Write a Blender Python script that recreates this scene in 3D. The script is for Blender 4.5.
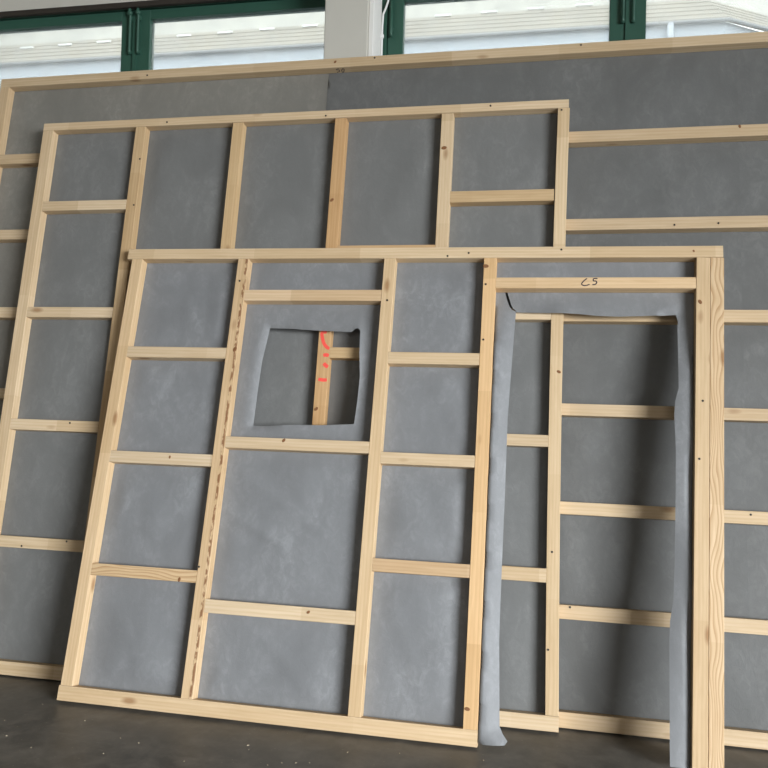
import bpy, bmesh, math, random
from mathutils import Vector, Matrix, noise, geometry

S = bpy.context.scene
for o in list(bpy.data.objects):
    bpy.data.objects.remove(o)
COL = S.collection
random.seed(7)

# ------------------------------------------------------------------ camera
CAM_H = 1.5
RIGHT = Vector((0.9803857, 0.1951069, 0.0278776))
DOWN = Vector((0.0229327, 0.0275585, -0.9993571))
FWD = Vector((-0.1957497, 0.9803947, 0.0225436))
cam_data = bpy.data.cameras.new('camera')
cam_data.sensor_width = 36.0
cam_data.lens = 800.28 / 768.0 * 36.0
cam_data.clip_start = 0.05
cam_data.clip_end = 200
cam = bpy.data.objects.new('camera', cam_data)
COL.objects.link(cam)
m = Matrix.Identity(4)
for i in range(3):
    m[i][0] = RIGHT[i]; m[i][1] = -DOWN[i]; m[i][2] = -FWD[i]
m[2][3] = CAM_H
cam.matrix_world = m
S.camera = cam

# ------------------------------------------------------------------ world, light, exposure
SKY = (0.93, 0.97, 1.0)
SKY_STRENGTH = 3.3
world = bpy.data.worlds.new('overcast_sky')
S.world = world
world.use_nodes = True
wb = world.node_tree.nodes['Background']
wb.inputs['Color'].default_value = (*SKY, 1)
wb.inputs['Strength'].default_value = SKY_STRENGTH

def area_light(name, loc, target, sx, sy, power, color):
    d = bpy.data.lights.new(name, 'AREA')
    d.shape = 'RECTANGLE'; d.size = sx; d.size_y = sy; d.energy = power; d.color = color
    o = bpy.data.objects.new(name, d)
    COL.objects.link(o)
    o.location = loc
    o.rotation_euler = (Vector(target) - Vector(loc)).to_track_quat('-Z', 'Y').to_euler()
    return o

# daylight entering by the open gate in the right wall; fill lamp added at the unseen windows behind the camera
gate = area_light('gate_daylight', (8.1, -4.3, 1.9), (-2.6, 3.4, -0.9), 5.2, 2.6, 535, (0.90, 0.955, 1.0))
gate.data.spread = 1.35
area_light('window_daylight', (0.9, -8.9, 3.3), (0.9, 4.0, 1.2), 5.8, 1.2, 80, (1.0, 0.97, 0.90))

S.view_settings.view_transform = 'Standard'
S.view_settings.look = 'None'
S.view_settings.exposure = 0.0
S.view_settings.gamma = 1.0
S.view_settings.use_curve_mapping = False

# ------------------------------------------------------------------ node helpers
def new_mat(name):
    mt = bpy.data.materials.new(name)
    mt.use_nodes = True
    nt = mt.node_tree
    b = nt.nodes['Principled BSDF']
    return mt, nt, b

def N(nt, kind, **kw):
    n = nt.nodes.new(kind)
    for k, v in kw.items():
        if k in n.inputs.keys() if hasattr(n.inputs, 'keys') else False:
            n.inputs[k].default_value = v
        else:
            setattr(n, k, v)
    return n

def L(nt, a, b):
    nt.links.new(a, b)

def ramp(nt, fac, stops):
    r = nt.nodes.new('ShaderNodeValToRGB')
    el = r.color_ramp.elements
    while len(el) < len(stops):
        el.new(0.5)
    for e, (p, c) in zip(el, stops):
        e.position = p
        e.color = (*c, 1) if len(c) == 3 else c
    L(nt, fac, r.inputs['Fac'])
    return r.outputs['Color']

def mix(nt, fac, a, b, mode='MIX'):
    n = nt.nodes.new('ShaderNodeMix')
    n.data_type = 'RGBA'; n.blend_type = mode
    ins = {'f': n.inputs[0], 'a': n.inputs[6], 'b': n.inputs[7]}
    for key, val in (('f', fac), ('a', a), ('b', b)):
        if hasattr(val, 'is_linked'):
            L(nt, val, ins[key])
        elif key == 'f':
            ins[key].default_value = val
        else:
            ins[key].default_value = (*val, 1)
    return n.outputs[2]

def math_node(nt, op, a, b=None, c=None):
    n = nt.nodes.new('ShaderNodeMath'); n.operation = op
    for i, v in enumerate((a, b, c)):
        if v is None:
            continue
        if hasattr(v, 'is_linked'):
            L(nt, v, n.inputs[i])
        else:
            n.inputs[i].default_value = v
    return n.outputs[0]

def coords(nt, scale, rnd=True, kind='Object'):
    tc = nt.nodes.new('ShaderNodeTexCoord')
    out = tc.outputs[kind]
    if rnd:
        oi = nt.nodes.new('ShaderNodeObjectInfo')
        mul = nt.nodes.new('ShaderNodeVectorMath'); mul.operation = 'MULTIPLY_ADD'
        mul.inputs[0].default_value = (37.1, 17.3, 23.9)
        comb = nt.nodes.new('ShaderNodeCombineXYZ')
        for i in range(3):
            L(nt, oi.outputs['Random'], comb.inputs[i])
        L(nt, comb.outputs[0], mul.inputs[1])
        L(nt, out, mul.inputs[2])
        out = mul.outputs[0]
    mp = nt.nodes.new('ShaderNodeMapping')
    mp.inputs['Scale'].default_value = scale
    L(nt, out, mp.inputs['Vector'])
    return mp.outputs[0]

def noise_tex(nt, vec, scale, detail=4, rough=0.55, dist=0.0):
    n = nt.nodes.new('ShaderNodeTexNoise')
    n.inputs['Scale'].default_value = scale
    n.inputs['Detail'].default_value = detail
    n.inputs['Roughness'].default_value = rough
    n.inputs['Distortion'].default_value = dist
    L(nt, vec, n.inputs['Vector'])
    return n.outputs[0]

def bump(nt, b, h, strength, distance=0.01):
    bp = nt.nodes.new('ShaderNodeBump')
    bp.inputs['Strength'].default_value = strength
    bp.inputs['Distance'].default_value = distance
    L(nt, h, bp.inputs['Height'])
    L(nt, bp.outputs[0], b.inputs['Normal'])

# ------------------------------------------------------------------ materials
def mat_wood(name, light, dark, pith=False, ring=0.26):
    mt, nt, b = new_mat(name)
    v1 = coords(nt, (0.9, 16, 16))
    g1 = noise_tex(nt, v1, 3.0, 6, 0.6, 0.6)
    v2 = coords(nt, (0.45, 5.5, 5.5))
    w = nt.nodes.new('ShaderNodeTexWave')
    w.wave_type = 'RINGS'; w.rings_direction = 'X'; w.wave_profile = 'SAW'
    w.inputs['Scale'].default_value = 4.2
    w.inputs['Distortion'].default_value = 3.2
    w.inputs['Detail'].default_value = 2.0
    w.inputs['Detail Scale'].default_value = 0.8
    L(nt, v2, w.inputs['Vector'])
    if ring > 0.5:
        w.wave_type = 'BANDS'; w.bands_direction = 'Z'
        v2 = coords(nt, (9.0, 30, 30))
        w.inputs['Scale'].default_value = 0.75
        w.inputs['Distortion'].default_value = 22.0
        w.inputs['Detail Scale'].default_value = 0.45
        w.inputs['Detail'].default_value = 1.0
        L(nt, v2, w.inputs['Vector'])
    base = mix(nt, ramp(nt, g1, [(0.30, (0, 0, 0)), (0.72, (1, 1, 1))]), dark, light)
    ringf = math_node(nt, 'MULTIPLY', ramp(nt, w.outputs['Fac'], [(0.45, (0, 0, 0)), (0.97, (1, 1, 1))]), ring)
    base = mix(nt, ringf, base, (dark[0] * 0.80, dark[1] * 0.70, dark[2] * 0.55) if ring < 0.5 else (0.40, 0.235, 0.11))
    # lengths of timber joined end to end, slightly different in tone
    tc = nt.nodes.new('ShaderNodeTexCoord'); oi = nt.nodes.new('ShaderNodeObjectInfo')
    sx = nt.nodes.new('ShaderNodeSeparateXYZ'); L(nt, tc.outputs['Object'], sx.inputs[0])
    seg = math_node(nt, 'FLOOR', math_node(nt, 'ADD', math_node(nt, 'MULTIPLY', sx.outputs[0], 1.7), math_node(nt, 'MULTIPLY', oi.outputs['Random'], 50.0)))
    wn = nt.nodes.new('ShaderNodeTexWhiteNoise'); wn.noise_dimensions = '1D'
    L(nt, seg, wn.inputs['W'])
    tone = mix(nt, wn.outputs['Value'], (0.90, 0.86, 0.80), (1.06, 1.06, 1.06))
    base = mix(nt, 1.0, base, tone, 'MULTIPLY')
    # natural knots
    vk = coords(nt, (2.6, 6.5, 6.5))
    vo = nt.nodes.new('ShaderNodeTexVoronoi'); vo.inputs['Scale'].default_value = 1.0
    L(nt, vk, vo.inputs['Vector'])
    kf = ramp(nt, vo.outputs['Distance'], [(0.05, (1, 1, 1)), (0.13, (0, 0, 0))])
    base = mix(nt, math_node(nt, 'MULTIPLY', kf, 0.7), base, (0.27, 0.13, 0.05))
    if pith:
        vp = coords(nt, (1, 1, 1), rnd=False)
        sp = nt.nodes.new('ShaderNodeSeparateXYZ'); L(nt, vp, sp.inputs[0])
        wob = noise_tex(nt, coords(nt, (5, 5, 5)), 1.4, 3)
        dz = math_node(nt, 'ABSOLUTE', math_node(nt, 'ADD', math_node(nt, 'ADD', sp.outputs[2], 0.019), math_node(nt, 'MULTIPLY', math_node(nt, 'SUBTRACT', wob, 0.5), 0.012)))
        brk = noise_tex(nt, coords(nt, (26, 60, 60)), 1.0, 3)
        pf = math_node(nt, 'MULTIPLY', ramp(nt, dz, [(0.0035, (1, 1, 1)), (0.0100, (0, 0, 0))]), ramp(nt, brk, [(0.44, (0, 0, 0)), (0.52, (1, 1, 1))]))
        base = mix(nt, math_node(nt, 'MULTIPLY', pf, 0.85), base, (0.20, 0.08, 0.03))
    oc = nt.nodes.new('ShaderNodeObjectInfo')
    base = mix(nt, 1.0, base, oc.outputs['Color'], 'MULTIPLY')
    L(nt, base, b.inputs['Base Color'])
    b.inputs['Roughness'].default_value = 0.62
    b.inputs['Specular IOR Level'].default_value = 0.25
    bump(nt, b, g1, 0.12, 0.004)
    return mt

def mat_membrane(name, base_c, streak, transl):
    mt, nt, b = new_mat(name)
    v = coords(nt, (1.0, 1.0, 0.6))
    n1 = noise_tex(nt, v, 4.2, 6, 0.62, 0.8)
    n2 = noise_tex(nt, coords(nt, (1, 1, 0.7)), 24, 6, 0.7, 0.8)
    n3 = noise_tex(nt, coords(nt, (1, 1, 1)), 420, 2, 0.5)
    f = math_node(nt, 'MULTIPLY', ramp(nt, n1, [(0.42, (0.05, 0.05, 0.05)), (0.70, (1, 1, 1))]), ramp(nt, n2, [(0.45, (0, 0, 0)), (0.80, (0.75, 0.75, 0.75))]))
    dk = tuple(c * 0.86 for c in base_c)
    c = mix(nt, ramp(nt, n1, [(0.3, (0, 0, 0)), (0.7, (1, 1, 1))]), dk, base_c)
    c = mix(nt, f, c, streak)
    c = mix(nt, ramp(nt, n3, [(0.3, (0, 0, 0)), (0.7, (1, 1, 1))]), mix(nt, 0.10, c, (0.02, 0.02, 0.02)), c)
    L(nt, c, b.inputs['Base Color'])
    b.inputs['Roughness'].default_value = 0.55
    b.inputs['Specular IOR Level'].default_value = 0.35
    bump(nt, b, n2, 0.18, 0.01)
    tr = nt.nodes.new('ShaderNodeBsdfTranslucent')
    L(nt, c, tr.inputs['Color'])
    ms = nt.nodes.new('ShaderNodeMixShader')
    ms.inputs[0].default_value = transl
    L(nt, b.outputs[0], ms.inputs[1]); L(nt, tr.outputs[0], ms.inputs[2])
    L(nt, ms.outputs[0], nt.nodes['Material Output'].inputs['Surface'])
    return mt

def mat_plain(name, col, rough=0.6, var=0.12, scale=6, spec=0.3, bmp=0.0, metallic=0.0):
    mt, nt, b = new_mat(name)
    n = noise_tex(nt, coords(nt, (1, 1, 1)), scale, 5, 0.6)
    c = mix(nt, n, tuple(x * (1 - var) for x in col), tuple(min(1, x * (1 + var)) for x in col))
    L(nt, c, b.inputs['Base Color'])
    b.inputs['Roughness'].default_value = rough
    b.inputs['Specular IOR Level'].default_value = spec
    b.inputs['Metallic'].default_value = metallic
    if bmp:
        bump(nt, b, n, bmp, 0.01)
    return mt

def mat_floor():
    mt, nt, b = new_mat('worn_concrete')
    v = coords(nt, (1, 1, 1), rnd=False)
    n1 = noise_tex(nt, v, 1.1, 6, 0.6, 0.5)
    n2 = noise_tex(nt, v, 9, 6, 0.65, 0.3)
    c = mix(nt, ramp(nt, n1, [(0.32, (0, 0, 0)), (0.68, (1, 1, 1))]), (0.058, 0.055, 0.050), (0.122, 0.112, 0.096))
    c = mix(nt, ramp(nt, n2, [(0.40, (0, 0, 0)), (0.75, (1, 1, 1))]), c, (0.185, 0.170, 0.147))
    # scratches
    vs = coords(nt, (0.7, 9.0, 1), rnd=False)
    ws = noise_tex(nt, vs, 2.3, 2, 0.4, 1.2)
    sc = ramp(nt, math_node(nt, 'ABSOLUTE', math_node(nt, 'SUBTRACT', ws, 0.5)), [(0.0015, (1, 1, 1)), (0.006, (0, 0, 0))])
    gate = ramp(nt, noise_tex(nt, v, 2.7, 2), [(0.55, (0, 0, 0)), (0.62, (1, 1, 1))])
    c = mix(nt, math_node(nt, 'MULTIPLY', math_node(nt, 'MULTIPLY', sc, gate), 0.35), c, (0.22, 0.21, 0.19))
    # specks of sawdust
    vo = nt.nodes.new('ShaderNodeTexVoronoi'); vo.inputs['Scale'].default_value = 26
    L(nt, v, vo.inputs['Vector'])
    sp = ramp(nt, vo.outputs['Distance'], [(0.035, (1, 1, 1)), (0.075, (0, 0, 0))])
    c = mix(nt, math_node(nt, 'MULTIPLY', sp, 0.5), c, (0.42, 0.36, 0.28))
    L(nt, c, b.inputs['Base Color'])
    L(nt, ramp(nt, n2, [(0.2, (0.38,) * 3), (0.8, (0.58,) * 3)]), b.inputs['Roughness'])
    b.inputs['Specular IOR Level'].default_value = 0.4
    bump(nt, b, n2, 0.10, 0.01)
    return mt

def mat_glass():
    mt, nt, b = new_mat('dusty_window_glass')
    nt.nodes.remove(b)
    tr = nt.nodes.new('ShaderNodeBsdfTransparent'); tr.inputs[0].default_value = (0.93, 0.95, 0.93, 1)
    gl = nt.nodes.new('ShaderNodeBsdfGlossy'); gl.inputs['Roughness'].default_value = 0.05
    df = nt.nodes.new('ShaderNodeBsdfTranslucent'); df.inputs[0].default_value = (0.86, 0.85, 0.80, 1)
    fr = nt.nodes.new('ShaderNodeFresnel'); fr.inputs[0].default_value = 1.45
    m1 = nt.nodes.new('ShaderNodeMixShader'); m2 = nt.nodes.new('ShaderNodeMixShader')
    v = coords(nt, (1, 1, 1))
    dn = noise_tex(nt, v, 5, 6, 0.7, 1.0)
    L(nt, ramp(nt, dn, [(0.35, (0.10,) * 3), (0.75, (0.30,) * 3)]), m2.inputs[0])
    L(nt, fr.outputs[0], m1.inputs[0]); L(nt, tr.outputs[0], m1.inputs[1]); L(nt, gl.outputs[0], m1.inputs[2])
    L(nt, m1.outputs[0], m2.inputs[1]); L(nt, df.outputs[0], m2.inputs[2])
    L(nt, m2.outputs[0], nt.nodes['Material Output'].inputs['Surface'])
    return mt

M = {}
M['pine'] = mat_wood('pale_pine', (0.69, 0.545, 0.375), (0.58, 0.435, 0.275))
M['pine_pith'] = mat_wood('pine_with_pith_streak', (0.70, 0.54, 0.365), (0.57, 0.415, 0.25), pith=True)
M['pine_flame'] = mat_wood('pine_with_flame_grain', (0.69, 0.545, 0.375), (0.58, 0.435, 0.275), ring=0.75)
M['mem_a'] = mat_membrane('membrane_dark_grey', (0.158, 0.157, 0.151), (0.25, 0.248, 0.24), 0.10)
M['mem_a_warm'] = mat_membrane('membrane_warm_grey', (0.255, 0.240, 0.212), (0.40, 0.375, 0.33), 0.16)
M['mem_b'] = mat_membrane('membrane_mid_grey', (0.200, 0.199, 0.192), (0.30, 0.298, 0.288), 0.08)
M['mem_c'] = mat_membrane('membrane_blue_grey', (0.250, 0.252, 0.257), (0.40, 0.405, 0.415), 0.10)
M['green'] = mat_plain('green_window_paint', (0.032, 0.090, 0.063), 0.42, 0.12, 9, 0.4)
M['plaster'] = mat_plain('cream_plaster', (0.53, 0.505, 0.445), 0.85, 0.05, 3, 0.2, 0.1)
M['plaster_white'] = mat_plain('white_plaster', (0.72, 0.70, 0.66), 0.85, 0.05, 3, 0.2, 0.1)
M['ceiling'] = mat_plain('ceiling_paint', (0.34, 0.31, 0.265), 0.9, 0.05, 2, 0.2)
M['cable'] = mat_plain('white_cable', (0.75, 0.74, 0.72), 0.5, 0.03)
M['nail'] = mat_plain('dark_nail', (0.035, 0.028, 0.022), 0.5, 0.1)
M['knot'] = mat_plain('brown_knot', (0.22, 0.10, 0.042), 0.6, 0.35, 90)
M['red_paint'] = mat_plain('red_marker_paint', (0.86, 0.10, 0.075), 0.6, 0.10, 60)
M['pen'] = mat_plain('black_pen', (0.03, 0.022, 0.035), 0.6, 0.05)
M['floor'] = mat_floor()
M['glass'] = mat_glass()
M['house_wall'] = mat_plain('pale_house_wall', (0.50, 0.55, 0.62), 0.9, 0.05, 1)
M['roof'] = mat_plain('weathered_roof_tiles', (0.30, 0.275, 0.235), 0.8, 0.28, 1.3)
M['gutter'] = mat_plain('grey_gutter', (0.30, 0.31, 0.33), 0.6, 0.1)
M['white_metal'] = mat_plain('white_snow_guard', (0.85, 0.85, 0.85), 0.5, 0.03)
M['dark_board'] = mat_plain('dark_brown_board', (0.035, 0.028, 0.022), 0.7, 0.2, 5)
M['roof_sheet'] = mat_plain('grey_upper_roof', (0.42, 0.41, 0.375), 0.85, 0.12, 0.8)
M['ground'] = mat_plain('asphalt_yard', (0.16, 0.16, 0.16), 0.9, 0.15, 2)
M['chip'] = mat_plain('pine_sawdust', (0.60, 0.50, 0.36), 0.8, 0.15, 40)

# ------------------------------------------------------------------ object helpers
def obj(name, me, mat, parent=None, loc=None, mtx=None):
    if isinstance(me, bmesh.types.BMesh):
        d = bpy.data.meshes.new(name); me.to_mesh(d); me.free(); me = d
    if mat is not None and not me.materials:
        me.materials.append(mat)
    o = bpy.data.objects.new(name, me)
    COL.objects.link(o)
    if parent is not None:
        o.parent = parent
    if mtx is not None:
        o.matrix_local = mtx
    elif loc is not None:
        o.location = loc
    return o

def tag(o, label=None, cat=None, group=None, kind=None):
    if label: o['label'] = label
    if cat: o['category'] = cat
    if group: o['group'] = group
    if kind: o['kind'] = kind
    return o

def empty(name, mtx):
    o = bpy.data.objects.new(name, None)
    COL.objects.link(o)
    o.empty_display_size = 0.1
    o.matrix_world = mtx
    return o

def bm_box(bm, x0, x1, y0, y1, z0, z1, bev=0.0):
    r = bmesh.ops.create_cube(bm, size=1.0)
    vs = r['verts']
    bmesh.ops.scale(bm, vec=(x1 - x0, y1 - y0, z1 - z0), verts=vs)
    bmesh.ops.translate(bm, vec=((x0 + x1) / 2, (y0 + y1) / 2, (z0 + z1) / 2), verts=vs)
    if bev:
        es = list({e for v in vs for e in v.link_edges})
        bmesh.ops.bevel(bm, geom=es, offset=bev, segments=1, affect='EDGES')

def box(name, mat, x0, x1, y0, y1, z0, z1, parent=None, bev=0.0):
    """box whose object origin is at its centre; coordinates are in the parent's space"""
    bm = bmesh.new()
    sx, sy, sz = (x1 - x0) / 2, (y1 - y0) / 2, (z1 - z0) / 2
    bm_box(bm, -sx, sx, -sy, sy, -sz, sz, bev)
    return obj(name, bm, mat, parent, loc=((x0 + x1) / 2, (y0 + y1) / 2, (z0 + z1) / 2))

def tube_mesh(name, pts, r, seg=8):
    bm = bmesh.new()
    rings = []
    for i, p in enumerate(pts):
        p = Vector(p)
        a = Vector(pts[max(i - 1, 0)]); c = Vector(pts[min(i + 1, len(pts) - 1)])
        t = (c - a).normalized()
        s = t.cross(Vector((0.31, 0.87, 0.11))).normalized(); u = t.cross(s)
        rings.append([bm.verts.new(p + r * (math.cos(k * 2 * math.pi / seg) * s + math.sin(k * 2 * math.pi / seg) * u)) for k in range(seg)])
    for a, c in zip(rings, rings[1:]):
        for k in range(seg):
            f = bm.faces.new((a[k], a[(k + 1) % seg], c[(k + 1) % seg], c[k])); f.smooth = True
    bm.faces.new(rings[0][::-1]); bm.faces.new(rings[-1])
    bmesh.ops.recalc_face_normals(bm, faces=bm.faces)
    return bm

# ------------------------------------------------------------------ the hall
X0, X1, Y0, YW = -7.3, 8.5, -9.0, 4.75         # room; YW = inner face of the window wall
ZC = 5.2
SILL, HEAD = 2.45, 4.07
WALL_T = 0.25
PITCH = 3.13
UNITS = [(-4.17 + PITCH * k, -1.23 + PITCH * k) for k in (-1, 0, 1, 2)]
UNITS[2] = (-1.045, 1.91); UNITS[3] = (2.10, 5.04)

def structure(o):
    o['kind'] = 'structure'
    return o

structure(box('floor', M['floor'], X0 - 0.3, X1 + 0.3, Y0 - 0.3, YW + WALL_T, -0.25, 0.0))
structure(box('ceiling', M['ceiling'], X0 - 0.3, X1 + 0.3, Y0 - 0.3, YW + WALL_T, ZC, ZC + 0.2))

bm = bmesh.new()
bm_box(bm, X0 - 0.3, X1 + 0.3, YW, YW + WALL_T, 0, SILL)
bm_box(bm, X0 - 0.3, X1 + 0.3, YW, YW + WALL_T, HEAD, ZC)
prev = X0 - 0.3
for a, c in UNITS:
    if a > prev:
        bm_box(bm, prev, a, YW, YW + WALL_T, SILL, HEAD)
    prev = c
bm_box(bm, prev, X1 + 0.3, YW, YW + WALL_T, SILL, HEAD)
structure(obj('wall_back', bm, M['plaster']))
structure(box('wall_left', M['plaster'], X0 - 0.3, X0, Y0, YW, 0, ZC))
# right wall with the open gate
GY0, GY1, GZ = -7.0, -1.6, 3.2
bm = bmesh.new()
bm_box(bm, X1, X1 + 0.3, Y0, GY0, 0, ZC)
bm_box(bm, X1, X1 + 0.3, GY1, YW, 0, ZC)
bm_box(bm, X1, X1 + 0.3, GY0, GY1, GZ, ZC)
structure(obj('wall_right', bm, M['plaster']))
# wall behind the camera with a band of window openings
bm = bmesh.new()
bm_box(bm, X0 - 0.3, X1 + 0.3, Y0 - 0.3, Y0, 0, 2.65)
bm_box(bm, X0 - 0.3, X1 + 0.3, Y0 - 0.3, Y0, 3.95, ZC)
bm_box(bm, X0 - 0.3, -2.1, Y0 - 0.3, Y0, 2.65, 3.95)
bm_box(bm, 3.9, X1 + 0.3, Y0 - 0.3, Y0, 2.65, 3.95)
structure(obj('wall_front', bm, M['plaster']))

# pilasters between the window units
def pilaster(n, xa, xb, xs):
    t = box('trim_%d' % n, M['plaster'], xa, xb, 4.505, YW, 0, ZC, bev=0.004)
    structure(t)
    return t
pilaster(1, -1.318, -1.056, 0)
pilaster(2, -4.445, -4.183, 0)
pilaster(3, 1.915, 2.09, 0)
# paler plaster reveal strip beside the pilaster
structure(box('trim_4', M['plaster_white'], -1.056, -1.026, 4.53, YW - 0.001, 0, ZC, bev=0.004))

structure(box('trim_5', M['dark_board'], X0, X1, YW - 0.004, YW + 0.022, HEAD - 0.030, HEAD + 0.004))  # added dark strip: the soffit's shade below the lintel, put into its colour
# ------------------------------------------------------------------ green windows
GY = 4.84          # glass plane
def window(n, xa, xb):
    root = empty('window_%d' % n, Matrix.Translation(((xa + xb) / 2, GY, SILL)))
    root['kind'] = 'structure'
    W = (xb - xa) / 2
    H = HEAD - SILL
    # fixed frame
    bm = bmesh.new()
    e = 0.002
    bm_box(bm, -W + e, -W + 0.045, -0.06, 0.10, e, H - e)
    bm_box(bm, W - 0.045, W - e, -0.06, 0.10, e, H - e)
    bm_box(bm, -W + 0.045, W - 0.045, -0.06, 0.10, H - 0.022, H - e)
    bm_box(bm, -W + 0.045, W - 0.045, -0.06, 0.10, e, 0.05)
    bm_box(bm, -0.014, 0.014, -0.046, -0.036, 0.055, H - 0.03)
    obj('frame', bm, M['green'], root)
    # two sashes
    gl = 1.231 / 2
    for s in (-1, 1):
        cx = s * (0.1025 + gl)
        x_in, x_out = 0.003, W - 0.047
        xl, xr = (x_in, x_out) if s > 0 else (-x_out, -x_in)
        gx0, gx1 = cx - gl, cx + gl
        z0, z1, g0, g1 = 0.052, H - 0.026, 0.16, H - 0.090
        bm = bmesh.new()
        bm_box(bm, xl, gx0, -0.035, 0.03, z0, z1, 0.003)
        bm_box(bm, gx1, xr, -0.035, 0.03, z0, z1, 0.003)
        bm_box(bm, gx0, gx1, -0.035, 0.03, g1, z1, 0.003)
        bm_box(bm, gx0, gx1, -0.035, 0.03, z0, g0, 0.003)
        sash = obj('sash', bm, M['green'], root)
        p = box('pane', M['glass'], gx0, gx1, -0.003, 0.003, g0, g1, sash)
        # stay rod with its eye near the meeting stile
        rx = s * 0.029
        if n != 99:
            bm = tube_mesh('rod', [(rx - 0.008 * s * 0, -0.062, H - 0.012), (rx, -0.072, H - 0.045), (rx, -0.058, H - 0.075), (rx, -0.058, H - 0.30), (rx, -0.052, H - 0.325)], 0.010, 8)
            bmesh.ops.create_uvsphere(bm, u_segments=10, v_segments=6, radius=0.018, matrix=Matrix.Translation((rx, -0.064, H - 0.055)))
            bm_box(bm, rx - 0.012, rx + 0.012, -0.060, -0.034, H - 0.10, H - 0.07, 0.002)
            bm_box(bm, rx - 0.012, rx + 0.012, -0.060, -0.034, H - 0.32, H - 0.30, 0.002)
            obj('stay_rod', bm, M['green'], sash)
    return root
for k, (a, c) in enumerate(UNITS):
    window(k + 1, a, c)
# rod on the left jamb of the window right of the pilaster
w3 = bpy.data.objects['window_3']
bm = tube_mesh('r', [(-0.972 - 0.4325, -0.062, 1.60), (-0.972 - 0.4325, -0.062, 1.315), (-0.970 - 0.4325, -0.055, 1.30)], 0.011, 8)
bm_box(bm, -1.4045 - 0.012, -1.4045 + 0.012, -0.062, -0.034, 1.33, 1.36, 0.002)
obj('stay_rod', bm, M['green'], w3)

bm = tube_mesh('cable', [(-0.985, 4.765, 4.07), (-0.992, 4.762, 3.96), (-1.003, 4.752, 3.915), (-1.016, 4.742, 3.875), (-1.0195, 4.741, 3.80), (-1.0195, 4.741, 3.60), (-1.0195, 4.741, 2.2)], 0.0065, 8)
cab = obj('cable', bm, M['cable'])
tag(cab, 'thin white cable running down beside the green window at the pilaster', 'cable')
bm = bmesh.new()
bm_box(bm, -0.012, 0.012, -0.010, 0.008, -0.012, 0.012, 0.004)
obj('clip', bm, M['cable'], cab, loc=(-1.0195, 4.738, 3.735))

# ------------------------------------------------------------------ neighbouring house seen through the panes
house = empty('house', Matrix.Translation((-4.0, 14.3, 0)))
tag(house, 'pale neighbouring house with a tiled roof beyond the windows', 'house')
hx, hy = -4.0, 14.3
EZ = 8.05
def house_part(name, bm, mat):
    bmesh.ops.translate(bm, vec=(-hx, -hy, 0), verts=bm.verts)
    return obj(name, bm, mat, house)
bm = bmesh.new()
c0, c1, c2 = Vector((-17, 14.06, 0)), Vector((2.83, 14.06, 0)), Vector((8.2, 17.8, 0))
foot = [c0, c1, c2, Vector((8.2, 24, 0)), Vector((-17, 24, 0))]
vb = [bm.verts.new(v) for v in foot]; vt = [bm.verts.new(v + Vector((0, 0, EZ - 0.035))) for v in foot]
for i in range(5):
    j = (i + 1) % 5
    bm.faces.new((vb[i], vb[j], vt[j], vt[i]))
bm.faces.new(vt); bm.faces.new(vb[::-1])
house_part('wall', bm, M['house_wall'])
# roof: stepped courses rising from the eaves, hipped at the right-hand corner
def roof_mesh():
    bm = bmesh.new()
    k = 0.9
    rows = 5
    step = 0.17
    e0 = [Vector((-17.4, 14.0, EZ)), Vector((2.87, 14.0, EZ)), Vector((8.4, 17.52, EZ))]
    inn = [Vector((0, 1, 0)), Vector((-0.27, 1, 0)), Vector((-0.54, 0.84, 0))]
    def ring(t, dz):
        return [e + i * t + Vector((0, 0, k * t + dz)) for e, i in zip(e0, inn)]
    for r in range(rows):
        t0, t1 = r * step, (r + 1) * step
        a = [bm.verts.new(p) for p in ring(t0, 0.022)]
        b_ = [bm.verts.new(p) for p in ring(t1 + 0.01, 0.0)]
        u = [bm.verts.new(p) for p in ring(t0, -0.02)]
        for i in range(2):
            bm.faces.new((a[i], a[i + 1], b_[i + 1], b_[i]))
            bm.faces.new((u[i], u[i + 1], a[i + 1], a[i]))
    a = [bm.verts.new(p) for p in ring(rows * step, 0.0)]
    b_ = [bm.verts.new(p) for p in ring(4.6, 0.0)]
    for i in range(2):
        f = bm.faces.new((a[i], a[i + 1], b_[i + 1], b_[i])); f.material_index = 1
    # underside of the eaves
    s0 = [bm.verts.new(e + Vector((0, 0, -0.03))) for e in e0]
    s1 = [bm.verts.new(Vector((p.x, p.y, EZ - 0.03))) for p in (e0[0] + inn[0] * 0.08, e0[1] + inn[1] * 0.08, e0[2] + inn[2] * 0.08)]
    for i in range(2):
        bm.faces.new((s0[i], s1[i], s1[i + 1], s0[i + 1]))
    return bm
roof = house_part('roof', roof_mesh(), M['roof'])
roof.data.materials.append(M['roof_sheet'])
for kx in range(16):
    x = -10.62 + 0.86 * kx
    if x > 1.2:
        break
    bm = bmesh.new()
    yy = 14.56 + 0.021 * kx
    bm_box(bm, -0.15, 0.15, -0.015, 0.015, 0, 0.035)
    obj('snow_guard', bm, M['white_metal'], house, loc=(x - hx, yy - hy, EZ + (yy - 14) * 0.9 + 0.03))
bm = tube_mesh('g', [(-17.4, 13.95, EZ - 0.05), (2.88, 13.95, EZ - 0.05), (8.4, 17.47, EZ - 0.05)], 0.03, 8)
house_part('gutter', bm, M['gutter'])
bm = tube_mesh('g', [(1.95, 13.95, EZ - 0.06), (1.95, 13.97, EZ - 0.3), (1.95, 13.98, 0.1)], 0.055, 8)
house_part('downpipe', bm, M['house_wall'])
structure(box('ground', M['ground'], -60, 60, -60, 60, -0.5, -0.26))

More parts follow.
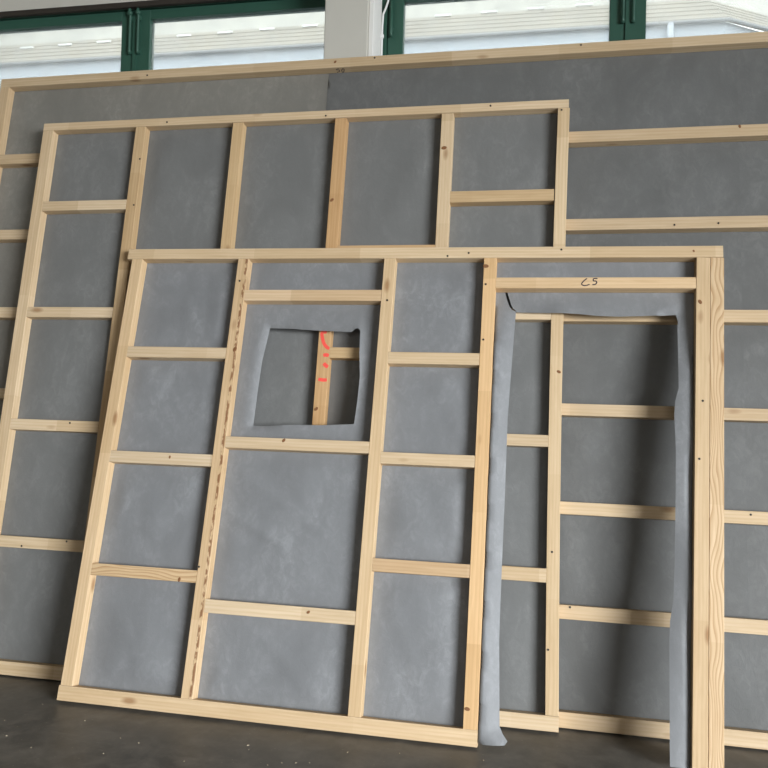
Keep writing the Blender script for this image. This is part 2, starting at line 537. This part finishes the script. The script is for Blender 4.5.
# ------------------------------------------------------------------ timber frames
TH, D = None, None
class Frame:
    def __init__(self, name, label, y, th, ps, d, umid):
        self.d = d
        n = Vector((-math.sin(ps), math.cos(ps), 0)); ex = Vector((math.cos(ps), math.sin(ps), 0))
        up = math.sin(th) * n + math.cos(th) * Vector((0, 0, 1))
        bk = math.cos(th) * n - math.sin(th) * Vector((0, 0, 1))
        o = Vector((0, y, d * math.sin(th))) + ex * umid
        mt = Matrix.Identity(4)
        for i in range(3):
            mt[i][0] = ex[i]; mt[i][1] = bk[i]; mt[i][2] = up[i]; mt[i][3] = o[i]
        self.um = umid
        self.root = empty(name, mt)
        tag(self.root, label, 'frame')
        self.members = []; self.mtx = {}

    def member(self, name, p0, p1, width, tint=(1, 1, 1), mat='pine', bow=0.0, dw=0.0, depth=None, cham=0.0015):
        """one length of timber from p0 to p1 (centre line, frame coordinates u, v)"""
        a = Vector((p0[0], p0[1])); b_ = Vector((p1[0], p1[1]))
        ln = (b_ - a).length
        t = (b_ - a) / ln
        depth = depth or self.d
        mid = (a + b_) / 2
        nseg = 10 if bow else 1
        bm = bmesh.new()
        hw, hd, c = width / 2, depth / 2, cham
        prof = [(-hd, -hw + c), (-hd, hw - c), (-hd + c, hw), (hd - c, hw), (hd, hw - c), (hd, -hw + c), (hd - c, -hw), (-hd + c, -hw)]
        rings = []
        for s in range(nseg + 1):
            f = s / nseg
            off = bow * (1 - (2 * f - 1) ** 2)
            rings.append([bm.verts.new(((f - 0.5) * ln, y, z + off)) for y, z in prof])
        for r0, r1 in zip(rings, rings[1:]):
            for k in range(8):
                bm.faces.new((r0[k], r0[(k + 1) % 8], r1[(k + 1) % 8], r1[k]))
        bm.faces.new(rings[0][::-1]); bm.faces.new(rings[-1])
        bmesh.ops.recalc_face_normals(bm, faces=bm.faces)
        X = Vector((t.x, 0, t.y)); Y = Vector((0, 1, 0)); Z = X.cross(Y)
        mt = Matrix.Identity(4)
        for i in range(3):
            mt[i][0] = X[i]; mt[i][1] = Y[i]; mt[i][2] = Z[i]
        mt[0][3] = mid.x - self.um; mt[1][3] = hd + dw; mt[2][3] = mid.y
        o = obj(name, bm, M[mat], self.root, mtx=mt)
        j = random.uniform(0.94, 1.04)
        w = random.uniform(-0.03, 0.03)
        o.color = (min(1.2, tint[0] * j), min(1.2, tint[1] * j * (1 - 0.3 * w)), min(1.2, tint[2] * j * (1 - w)), 1)
        self.members.append((o, a, b_, width)); self.mtx[o.name] = mt
        return o

    def stud(self, u, v0, v1, width=0.062, utop=None, **kw):
        return self.member('stud', (u, v0), (u if utop is None else utop, v1), width, **kw)

    def rail(self, u0, u1, v, width=0.060, vr=None, name='nogging', **kw):
        return self.member(name, (u0, v), (u1, v if vr is None else vr), width, **kw)

    def host(self, u, v):
        best, bd = None, 9
        for o, a, b_, w in self.members:
            t = (b_ - a); ln = t.length; t = t / ln
            q = Vector((u, v)) - a
            s = q.dot(t); d = abs(q.x * t.y - q.y * t.x)
            if -0.01 < s < ln + 0.01 and d < bd:
                best, bd = o, d
        return best

    def on_face(self, name, bm, mat, u, v):
        """a mark on the front face: bm is given in frame coordinates relative to (u, v)"""
        h = self.host(u, v)
        o = obj(name, bm, mat, h)
        base = Matrix.Translation((u - self.um, 0, v))
        o.matrix_local = self.mtx[h.name].inverted() @ base
        return o

    def nails(self, pts):
        for u, v in pts:
            bm = bmesh.new()
            bmesh.ops.create_cone(bm, cap_ends=True, segments=8, radius1=0.0058, radius2=0.0052, depth=0.003, matrix=Matrix.Translation((0, -0.0005, 0)) @ Matrix.Rotation(math.pi / 2, 4, 'X'))
            self.on_face('nail_head', bm, M['nail'], u, v)

    def knots(self, pts):
        for u, v, r in pts:
            bm = bmesh.new()
            bmesh.ops.create_cone(bm, cap_ends=True, segments=12, radius1=r, radius2=r * 0.8, depth=0.003, matrix=Matrix.Translation((0, -0.0004, 0)) @ Matrix.Rotation(0.4 + u, 4, 'Y') @ Matrix.Scale(1.5, 4, (1, 0, 0)) @ Matrix.Rotation(math.pi / 2, 4, 'X'))
            self.on_face('knot', bm, M['knot'], u, v)

def stroke_bm(pts, w, ref, smooth=4):
    """flat painted line through pts (u, v), relative to ref, lying just proud of the front face"""
    P = [Vector((p[0] - ref[0], p[1] - ref[1])) for p in pts]
    Q = []
    for i in range(len(P) - 1):
        a = P[max(i - 1, 0)]; b_ = P[i]; c = P[i + 1]; d = P[min(i + 2, len(P) - 1)]
        for s in range(smooth):
            t = s / smooth
            Q.append(0.5 * ((2 * b_) + (c - a) * t + (2 * a - 5 * b_ + 4 * c - d) * t * t + (3 * b_ - a - 3 * c + d) * t ** 3))
    Q.append(P[-1])
    bm = bmesh.new()
    row = []
    for i, q in enumerate(Q):
        t = (Q[min(i + 1, len(Q) - 1)] - Q[max(i - 1, 0)]).normalized()
        nrm = Vector((-t.y, t.x)) * w / 2
        if i in (0, len(Q) - 1):
            nrm *= 0.6
        row.append([bm.verts.new((q.x + s * nrm.x, dy, q.y + s * nrm.y)) for s, dy in ((1, 0.0002), (1, -0.0006), (-1, -0.0006), (-1, 0.0002))])
    for a, b_ in zip(row, row[1:]):
        for k in range(4):
            bm.faces.new((a[k], a[(k + 1) % 4], b_[(k + 1) % 4], b_[k]))
    bm.faces.new(row[0]); bm.faces.new(row[-1][::-1])
    bmesh.ops.recalc_face_normals(bm, faces=bm.faces)
    return bm

def inside(p, poly):
    x, y = p
    r = False
    j = len(poly) - 1
    for i in range(len(poly)):
        xi, yi = poly[i]; xj, yj = poly[j]
        if (yi > y) != (yj > y) and x < (xj - xi) * (y - yi) / (yj - yi) + xi:
            r = not r
        j = i
    return r

def densify(poly, step):
    out = []
    for i, p in enumerate(poly):
        q = poly[(i + 1) % len(poly)]
        n = max(1, int(math.hypot(q[0] - p[0], q[1] - p[1]) / step))
        for k in range(n):
            out.append((p[0] + (q[0] - p[0]) * k / n, p[1] + (q[1] - p[1]) * k / n))
    return out

def membrane(fr, outer, holes, mat, disp, step=0.025, name='membrane', dy=0.0, extra=()):
    outer = densify(outer, step)
    holes = [densify(h, step * 0.6) for h in holes]
    pts = []; edges = []
    for loop in [outer] + holes:
        s = len(pts)
        pts += loop
        edges += [(s + i, s + (i + 1) % len(loop)) for i in range(len(loop))]
    us = [p[0] for p in outer]; vs = [p[1] for p in outer]
    u = min(us) + step * 0.5
    row = 0
    while u < max(us):
        v = min(vs) + step * (0.5 if row % 2 else 0.75)
        while v < max(vs):
            if inside((u, v), outer) and not any(inside((u, v), h) for h in holes):
                pts.append((u, v))
            v += step
        u += step; row += 1
    pts += [q for q in extra if inside(q, outer)]
    vv, ee, ff, *_ = geometry.delaunay_2d_cdt([Vector(p) for p in pts], edges, [], 0, 1e-5)
    me = bpy.data.meshes.new(name)
    faces = []
    for f in ff:
        c = sum((vv[i] for i in f), Vector((0, 0))) / len(f)
        if inside(c, outer) and not any(inside(c, h) for h in holes):
            faces.append(tuple(f))
    verts = []
    for p in vv:
        du, dw, dv = disp(p.x, p.y)
        verts.append((p.x + du - fr.um, fr.d + 0.0015 + dy + dw, p.y + dv))
    me.from_pydata(verts, [], faces)
    me.validate()
    for poly in me.polygons:
        poly.use_smooth = True
    return obj(name, me, M[mat], fr.root)

def bay_mask(fr):
    lst = [(a, b_, w) for _, a, b_, w in fr.members]
    def f(u, v):
        m = 1.0
        for a, b_, w in lst:
            t = b_ - a; ln = t.length; t = t / ln
            q = Vector((u, v)) - a
            s = q.dot(t)
            if -0.05 < s < ln + 0.05:
                d = abs(q.x * t.y - q.y * t.x) - w / 2
                m = min(m, max(0.0, (d - 0.012) / 0.09))
        return m * m * (3 - 2 * m)
    return f

def wrinkle(mask, amp, seed, creases=()):
    def disp(u, v):
        k = mask(u, v)
        n = noise.noise(Vector((u * 3.1 + seed, v * 2.0, seed))) + 0.5 * noise.noise(Vector((u * 7 + seed, v * 4.5, 3.3))) 
        w = -amp * max(0.0, n + 0.15) * k
        for (ua, va, ub, vb_, wd, hgt) in creases:
            a = Vector((ua, va)); b_ = Vector((ub, vb_)); t = b_ - a; ln = t.length; t /= ln
            q = Vector((u, v)) - a; s = q.dot(t) / ln
            if 0 < s < 1:
                d = abs(q.x * t.y - q.y * t.x)
                if d < wd:
                    w -= hgt * (1 - d / wd) * math.sin(math.pi * s) ** 0.5 * k
        return 0.0, w, 0.0
    return disp

# ---- frame A: the tallest, against the wall
A = Frame('timber_panel', 'tallest pine wall frame, rearmost, leaning on the window wall', 3.8510, 0.1635, -0.0085, 0.0585, -0.85)
AL, AR = -3.4225, 1.72
gA = (0.96, 0.95, 0.94)
A.rail(AL, AR, 3.489, 0.0585, name='top_rail', tint=(0.92, 0.90, 0.86))
A.rail(AL, AR, 0.036, 0.070, name='bottom_rail', tint=gA)
A.stud(-3.391, 0.072, 3.459, 0.062, tint=(0.95, 0.92, 0.88))
A.stud(AR - 0.031, 0.072, 3.459, 0.062)
for v, w in ((2.967, 0.0635), (2.474, 0.062), (1.986, 0.0635), (1.4997, 0.0595), (1.013, 0.0605), (0.522, 0.065)):
    A.rail(-3.359, AR - 0.063, v, w, tint=gA)
mA = bay_mask(A)
e = 0.004
crA = [(-3.3, v, 1.6, v + random.uniform(-0.02, 0.02), 0.03, 0.003) for v in (3.22, 2.72, 2.25, 1.75, 1.28, 0.8, 0.3)]
membrane(A, [(AL + e, e), (-1.262, e), (-1.268, 3.513), (AL + e, 3.513)], [], 'mem_a_warm', wrinkle(mA, 0.011, 5.1, crA), 0.04, dy=0.0015)
membrane(A, [(-1.275, e), (0.955, e), (0.955, 3.513), (-1.281, 3.513)], [], 'mem_a', wrinkle(mA, 0.011, 5.1, crA), 0.04)
membrane(A, [(0.935, e), (AR - e, e), (AR - e, 3.513), (0.935, 3.513)], [], 'mem_a', wrinkle(mA, 0.011, 5.1, crA), 0.04, dy=0.0015)
A.nails([(-2.412, 3.482), (-0.997, 3.505), (0.151, 3.506), (0.628, 2.463), (0.838, 2.468), (0.146, 0.546), (0.959, 1.027)])
A.knots([(-1.23, 3.495, 0.007), (0.948, 2.990, 0.007)])
# handwritten figures on the underside of the top rail
def underside_stroke(fr, pts, v, width):
    P = [(p[0], p[1]) for p in pts]
    ref = P[0]
    bm = stroke_bm(P, width, ref)
    # stroke_bm lies in u/v; turn it into u/depth and face it downwards
    mt = Matrix.Translation((ref[0] - fr.um, ref[1], v)) @ Matrix(((1, 0, 0, 0), (0, 0, 1, 0), (0, 1, 0, 0), (0, 0, 0, 1)))
    bmesh.ops.transform(bm, matrix=mt, verts=bm.verts)
    bmesh.ops.recalc_face_normals(bm, faces=bm.faces)
    h = fr.members[0][0]
    o = obj('pen_mark', bm, M['pen'], h)
    o.matrix_local = fr.mtx[h.name].inverted()
underside_stroke(A, [(-1.2082, 0.0135), (-1.2225, 0.0184), (-1.2255, 0.026), (-1.2122, 0.029), (-1.2118, 0.0418), (-1.2301, 0.0510)], 3.4597, 0.004)
underside_stroke(A, [(-1.1851, 0.0142), (-1.1968, 0.0329), (-1.1972, 0.0509), (-1.1894, 0.0497), (-1.1812, 0.0265), (-1.1851, 0.0142)], 3.4597, 0.004)

# ---- frame B: in the middle
B = Frame('timber_panel', 'pine wall frame with six studs, standing between the tallest and the doorway frame', 3.7855, 0.1639, 0.0014, 0.0565, -1.45)
BL, BR = -2.9937, 0.102
B.rail(BL, 0.097, 3.1334, 0.0475, name='top_rail', vr=3.139, tint=(0.97, 0.95, 0.92))
B.rail(BL, 0.103, 0.034, 0.068, name='bottom_rail', vr=0.037)
vtop, vbot = 3.1085, 0.0695
B.stud(-2.9605, vbot, vtop, 0.0665, tint=(1.0, 0.97, 0.93))
B.stud(-2.3552, vbot, vtop, 0.063, tint=(0.96, 0.88, 0.76))
B.stud(-1.7503, vbot, vtop, 0.062, tint=(0.95, 0.87, 0.74))
B.stud(-1.1431, vbot, vtop, 0.066, tint=(0.90, 0.73, 0.55))
B.stud(-0.5448, vbot, vtop + 0.002, 0.066, tint=(0.97, 0.95, 0.92))
B.stud(0.0715, vbot + 0.003, vtop + 0.004, 0.061, bow=0.013, tint=(1.02, 1.0, 0.96))
ga, gb = -2.9605 + 0.0340, -2.3552 - 0.0322
for v, w in ((2.6256, 0.059), (1.979, 0.060), (1.3284, 0.0605), (0.6851, 0.0605)):
    B.rail(ga, gb, v, w)
gc, gd = -0.5448 + 0.0338, 0.027
B.rail(gc, 0.030, 2.626, 0.0634, tint=(0.96, 0.90, 0.80))
B.rail(gc, 0.0285, 1.985, 0.060)
B.rail(gc, 0.0285, 1.341, 0.0576)
B.rail(gc, 0.033, 0.6983, 0.065)
g4, g5 = -1.1431 + 0.0338, -0.5448 - 0.0338
B.rail(g4, g5, 2.330, 0.060, tint=(0.92, 0.80, 0.68))
B.rail(g4, g5, 1.7673, 0.0575, tint=(0.95, 0.88, 0.76))
mB = bay_mask(B)
crB = [(-2.9, 1.60, 0.05, 1.60, 0.03, 0.004), (-2.9, 2.55, 0.05, 2.53, 0.03, 0.003), (-2.9, 0.95, 0.05, 0.97, 0.03, 0.003),
       (-2.25, 3.02, -2.02, 3.07, 0.02, 0.006)]
membrane(B, [(BL + e, e), (0.088, e), (0.088, 3.150), (BL + e, 3.145)], [], 'mem_b', wrinkle(mB, 0.012, 21.3, crB), 0.04)
B.nails([(-2.192, 3.131), (-1.232, 3.128), (-0.315, 3.144), (0.06, 3.102), (-2.336, 2.905), (0.048, 0.362), (0.057, 0.81), (-2.561, 1.345), (-2.752, 0.666), (-2.488, 0.706), (-2.338, 2.62)])
B.knots([(0.072, 1.688, 0.008), (-1.160, 2.624, 0.009), (-0.556, 2.909, 0.011), (-1.160, 1.465, 0.009)])
for pts, w in (([(-1.1326, 1.8777), (-1.1581, 1.8749), (-1.1537, 1.8442), (-1.1429, 1.8146), (-1.1242, 1.7936), (-1.1113, 1.7913)], 0.018),
               ([(-1.1423, 1.7502), (-1.1278, 1.7544), (-1.1130, 1.7495)], 0.019),
               ([(-1.137, 1.709), (-1.1269, 1.6987), (-1.1130, 1.6885)], 0.020),
               ([(-1.1602, 1.6225), (-1.1324, 1.619), (-1.1130, 1.6204)], 0.018)):
    B.on_face('red_paint_mark', stroke_bm(pts, w, pts[0]), M['red_paint'], *pts[0])

# ---- frame C: in front, with a window hole and a doorway
C = Frame('timber_panel', 'front pine wall frame with a doorway, marked C5 above it', 3.5278, 0.2440, 0.0, 0.060, -0.72)
C.rail(-2.297, 0.8345, 2.3430, 0.0600, name='top_rail', vr=2.3275, tint=(1.0, 0.98, 0.95))
C.rail(-2.2751, -0.248, 0.0353, 0.0690, name='bottom_rail', vr=0.0325, tint=(1.03, 1.0, 0.96))
ct, cb = 2.2985, 0.0705
C.stud(-2.2374, cb, 2.3115, 0.0625, tint=(1.0, 0.94, 0.86))
C.stud(-1.6108, cb - 0.001, 2.308, 0.0605, tint=(1.0, 0.95, 0.88), mat='pine_pith')
C.stud(-0.8025, cb - 0.002, 2.304, 0.0605, tint=(1.02, 0.98, 0.92))
C.stud(-0.2812, cb - 0.003, 2.3012, 0.0640, tint=(1.02, 0.88, 0.71))
# double door post
C.stud(0.6670, 0.001, 2.2960, 0.0625, utop=0.7435, tint=(1.0, 0.96, 0.90))
C.stud(0.7305, 0.001, 2.2950, 0.0615, utop=0.8068, tint=(0.97, 0.91, 0.83), mat='pine_flame')
s1, s2, s3, s4 = -2.2374, -1.6108, -0.8025, -0.2812
def nog(ua, ub, v, w, vr=None, **kw):
    return C.rail(ua, ub, v, w, vr=vr, **kw)
a0, a1 = s1 + 0.0320, s2 - 0.0310
nog(a0, a1, 1.7721, 0.0595); nog(a0, a1, 1.2007, 0.0605); nog(a0, a1, 0.6262, 0.0590, tint=(0.95, 0.88, 0.78), mat='pine_flame')
b0, b1 = s2 + 0.0310, s3 - 0.0310
nog(b0, b1, 2.0983, 0.0610, tint=(1.05, 1.0, 0.96)); nog(b0, b1, 1.2994, 0.0588); nog(b0, b1, 0.4938, 0.0630)
c0_, c1_ = s3 + 0.0310, s4 - 0.0328
nog(c0_, c1_, 1.7627, 0.0610); nog(c0_, c1_, 1.2521, 0.0575); nog(c0_, c1_, 0.7413, 0.0608, tint=(0.95, 0.87, 0.80))
head = nog(s4 + 0.0328, 0.7062, 2.1663, 0.0578, vr=2.1650, tint=(1.08, 1.03, 0.98))
mC = bay_mask(C)
C_OUT = [(-2.268, 0.004), (-0.300, 0.004), (-0.249, 0.011), (-0.131, 0.015), (-0.120, 0.029), (-0.140, 0.055), (-0.156, 0.087), (-0.163, 0.25), (-0.171, 0.445), (-0.171, 0.622),
         (-0.168, 1.083), (-0.168, 1.474), (-0.155, 1.80), (-0.146, 2.032), (-0.141, 2.032), (0.072, 2.023), (0.16, 2.020), (0.251, 2.011), (0.36, 2.009), (0.456, 2.013), (0.55, 2.017), (0.62, 2.021),
         (0.629, 1.99), (0.626, 1.949), (0.624, 1.80), (0.622, 1.647), (0.606, 1.585), (0.600, 1.52), (0.603, 1.35), (0.599, 1.168), (0.590, 0.85), (0.581, 0.677), (0.566, 0.59), (0.561, 0.505), (0.556, 0.25), (0.552, 0.004),
         (0.755, 0.004), (0.830, 2.350), (-2.285, 2.365)]
C_HOLE = [(-1.443, 1.939), (-1.36, 1.934), (-1.25, 1.924), (-1.10, 1.917), (-0.985, 1.912), (-0.968, 1.930), (-0.953, 1.934), (-0.940, 1.922), (-0.934, 1.80), (-0.922, 1.677), (-0.925, 1.55), (-0.932, 1.426), (-1.10, 1.413), (-1.25, 1.410), (-1.40, 1.403), (-1.472, 1.405), (-1.470, 1.58), (-1.465, 1.759), (-1.452, 1.86)]
SLIT = [(-0.203, 2.138), (-0.193, 2.139), (-0.180, 2.10), (-0.171, 2.07), (-0.160, 2.05), (-0.147, 2.041), (-0.1455, 2.0355), (-0.165, 2.043), (-0.180, 2.063), (-0.193, 2.10)]
crC = [(-2.20, 2.27, -2.00, 2.19, 0.018, 0.010), (-1.55, 0.95, -1.2, 0.80, 0.05, 0.007), (-1.5, 1.15, -1.0, 0.85, 0.04, 0.005), (-1.57, 0.63, -0.83, 0.62, 0.02, 0.003),
       (-1.55, 1.0, -0.83, 1.0, 0.02, 0.003), (-2.2, 0.95, -1.65, 0.93, 0.03, 0.003), (-0.77, 1.55, -0.35, 1.56, 0.02, 0.003), (-0.77, 0.95, -0.35, 0.93, 0.02, 0.003),
       (-1.35, 0.42, -1.0, 0.12, 0.05, 0.003), (-2.1, 0.5, -1.85, 0.1, 0.05, 0.002), (-0.7, 0.6, -0.5, 0.2, 0.05, 0.003)]
wrC = wrinkle(mC, 0.014, 41.7, crC)
def edge_dist(u, v, loop):
    best = 9
    for i in range(len(loop)):
        ax, ay = loop[i]; bx, by = loop[(i + 1) % len(loop)]
        dx, dy_ = bx - ax, by - ay
        t = max(0, min(1, ((u - ax) * dx + (v - ay) * dy_) / (dx * dx + dy_ * dy_ + 1e-9)))
        best = min(best, math.hypot(u - ax - t * dx, v - ay - t * dy_))
    return best
def disp_c(u, v):
    du, dw, dv = wrC(u, v)
    # edges of the window cut curl a little forwards
    if -1.56 < u < -0.84 and 1.33 < v < 2.03:
        d = edge_dist(u, v, C_HOLE)
        if d < 0.04:
            k = (1 - d / 0.04) ** 2
            t = max(0.0, min(1.0, (-1.30 - u) / 0.14))
            dw += k * (0.016 * t - 0.006 * (1 - t))
    # loose flap left of the doorway: bulges forward, its free edge rolls back, its foot kicks out
    if -0.2492 < u < -0.10 and v < 2.08:
        s = (u + 0.2492) / 0.085
        fade = min(1.0, (2.08 - v) / 0.25)
        rise = 1.0 if u > -0.247 else 0.0
        dw = -fade * (0.056 * rise * (1 - 0.62 * max(0.0, s) ** 1.6) + 0.006 * math.sin(v * 7 + 2 * s) * s)
        if v < 0.11:
            dw -= 0.05 * ((0.11 - v) / 0.11) ** 2 * min(1, s)
    # loose strip right of the doorway
    if u > 0.545 and v < 2.03:
        right = 0.636 + 0.0333 * v            # left side of the door post
        if u < right:
            s = (right - u) / 0.09
            fade = min(1.0, (2.03 - v) / 0.3)
            dw = -fade * (0.036 * min(1.0, s / 0.08) * (1 - 0.35 * s * s) + 0.006 * s * math.sin(v * 6.0))
            if v < 0.5:
                dw -= 0.02 * s * ((0.5 - v) / 0.5) ** 2
    # strip above the doorway sags at its cut edge
    if -0.2 < u < 0.63 and 2.0 < v < 2.13:
        k = (2.13 - v) / 0.12
        dw -= 0.012 * k * (0.5 + 0.5 * math.sin(u * 9))
    return du, dw, dv
membrane(C, C_OUT, [C_HOLE, SLIT], 'mem_c', disp_c, 0.022,
         extra=[(uu, 0.02 + 0.02 * k) for uu in (-0.2484, -0.2455) for k in range(103)])
C.nails([(-0.8, 2.071), (-1.617, 2.18), (-0.393, 2.331), (-0.501, 2.315), (0.071, 2.345), (0.699, 1.307), (0.721, 1.579), (-1.635, 0.674), (-0.299, 1.864), (-0.299, 2.159)])
C.knots([(-0.298, 0.15, 0.009), (-1.273, 1.318, 0.008), (-1.872, 1.209, 0.006), (-1.594, 1.794, 0.011), (-0.303, 2.258, 0.011), (0.722, 2.067, 0.009), (0.7, 2.331, 0.005), (-1.729, 0.607, 0.008), (-1.061, 0.503, 0.007)])
pen = [[(0.1981, 2.1886), (0.1831, 2.1765), (0.172, 2.1607), (0.1777, 2.1524), (0.1909, 2.1503), (0.2107, 2.1573)],
       [(0.248, 2.1872), (0.23, 2.1873), (0.2278, 2.1756), (0.2398, 2.1743), (0.244, 2.1656), (0.2358, 2.1565), (0.2227, 2.1556)]]
for pts in pen:
    C.on_face('pen_letter', stroke_bm(pts, 0.0055, pts[0]), M['pen'], *pts[0])

# ------------------------------------------------------------------ sawdust and splinters on the floor
bm = bmesh.new()
rr = random.Random(3)
for i in range(90):
    x = rr.uniform(-2.6, 0.9); y = rr.uniform(2.6, 3.50)
    ln = rr.choice((0.0015, 0.002, 0.003, 0.005)); wd = rr.uniform(0.0012, 0.0025); a = rr.uniform(0, 3.14)
    mt = Matrix.Translation((x, y, 0.0012)) @ Matrix.Rotation(a, 4, 'Z')
    r = bmesh.ops.create_cube(bm, size=1.0, matrix=mt @ Matrix.Diagonal((ln * 2, wd, 0.002, 1)))
saw = obj('sawdust', bm, M['chip'])
tag(saw, 'pale sawdust and splinters scattered on the concrete floor', 'sawdust', kind='stuff')

bpy.context.view_layer.update()
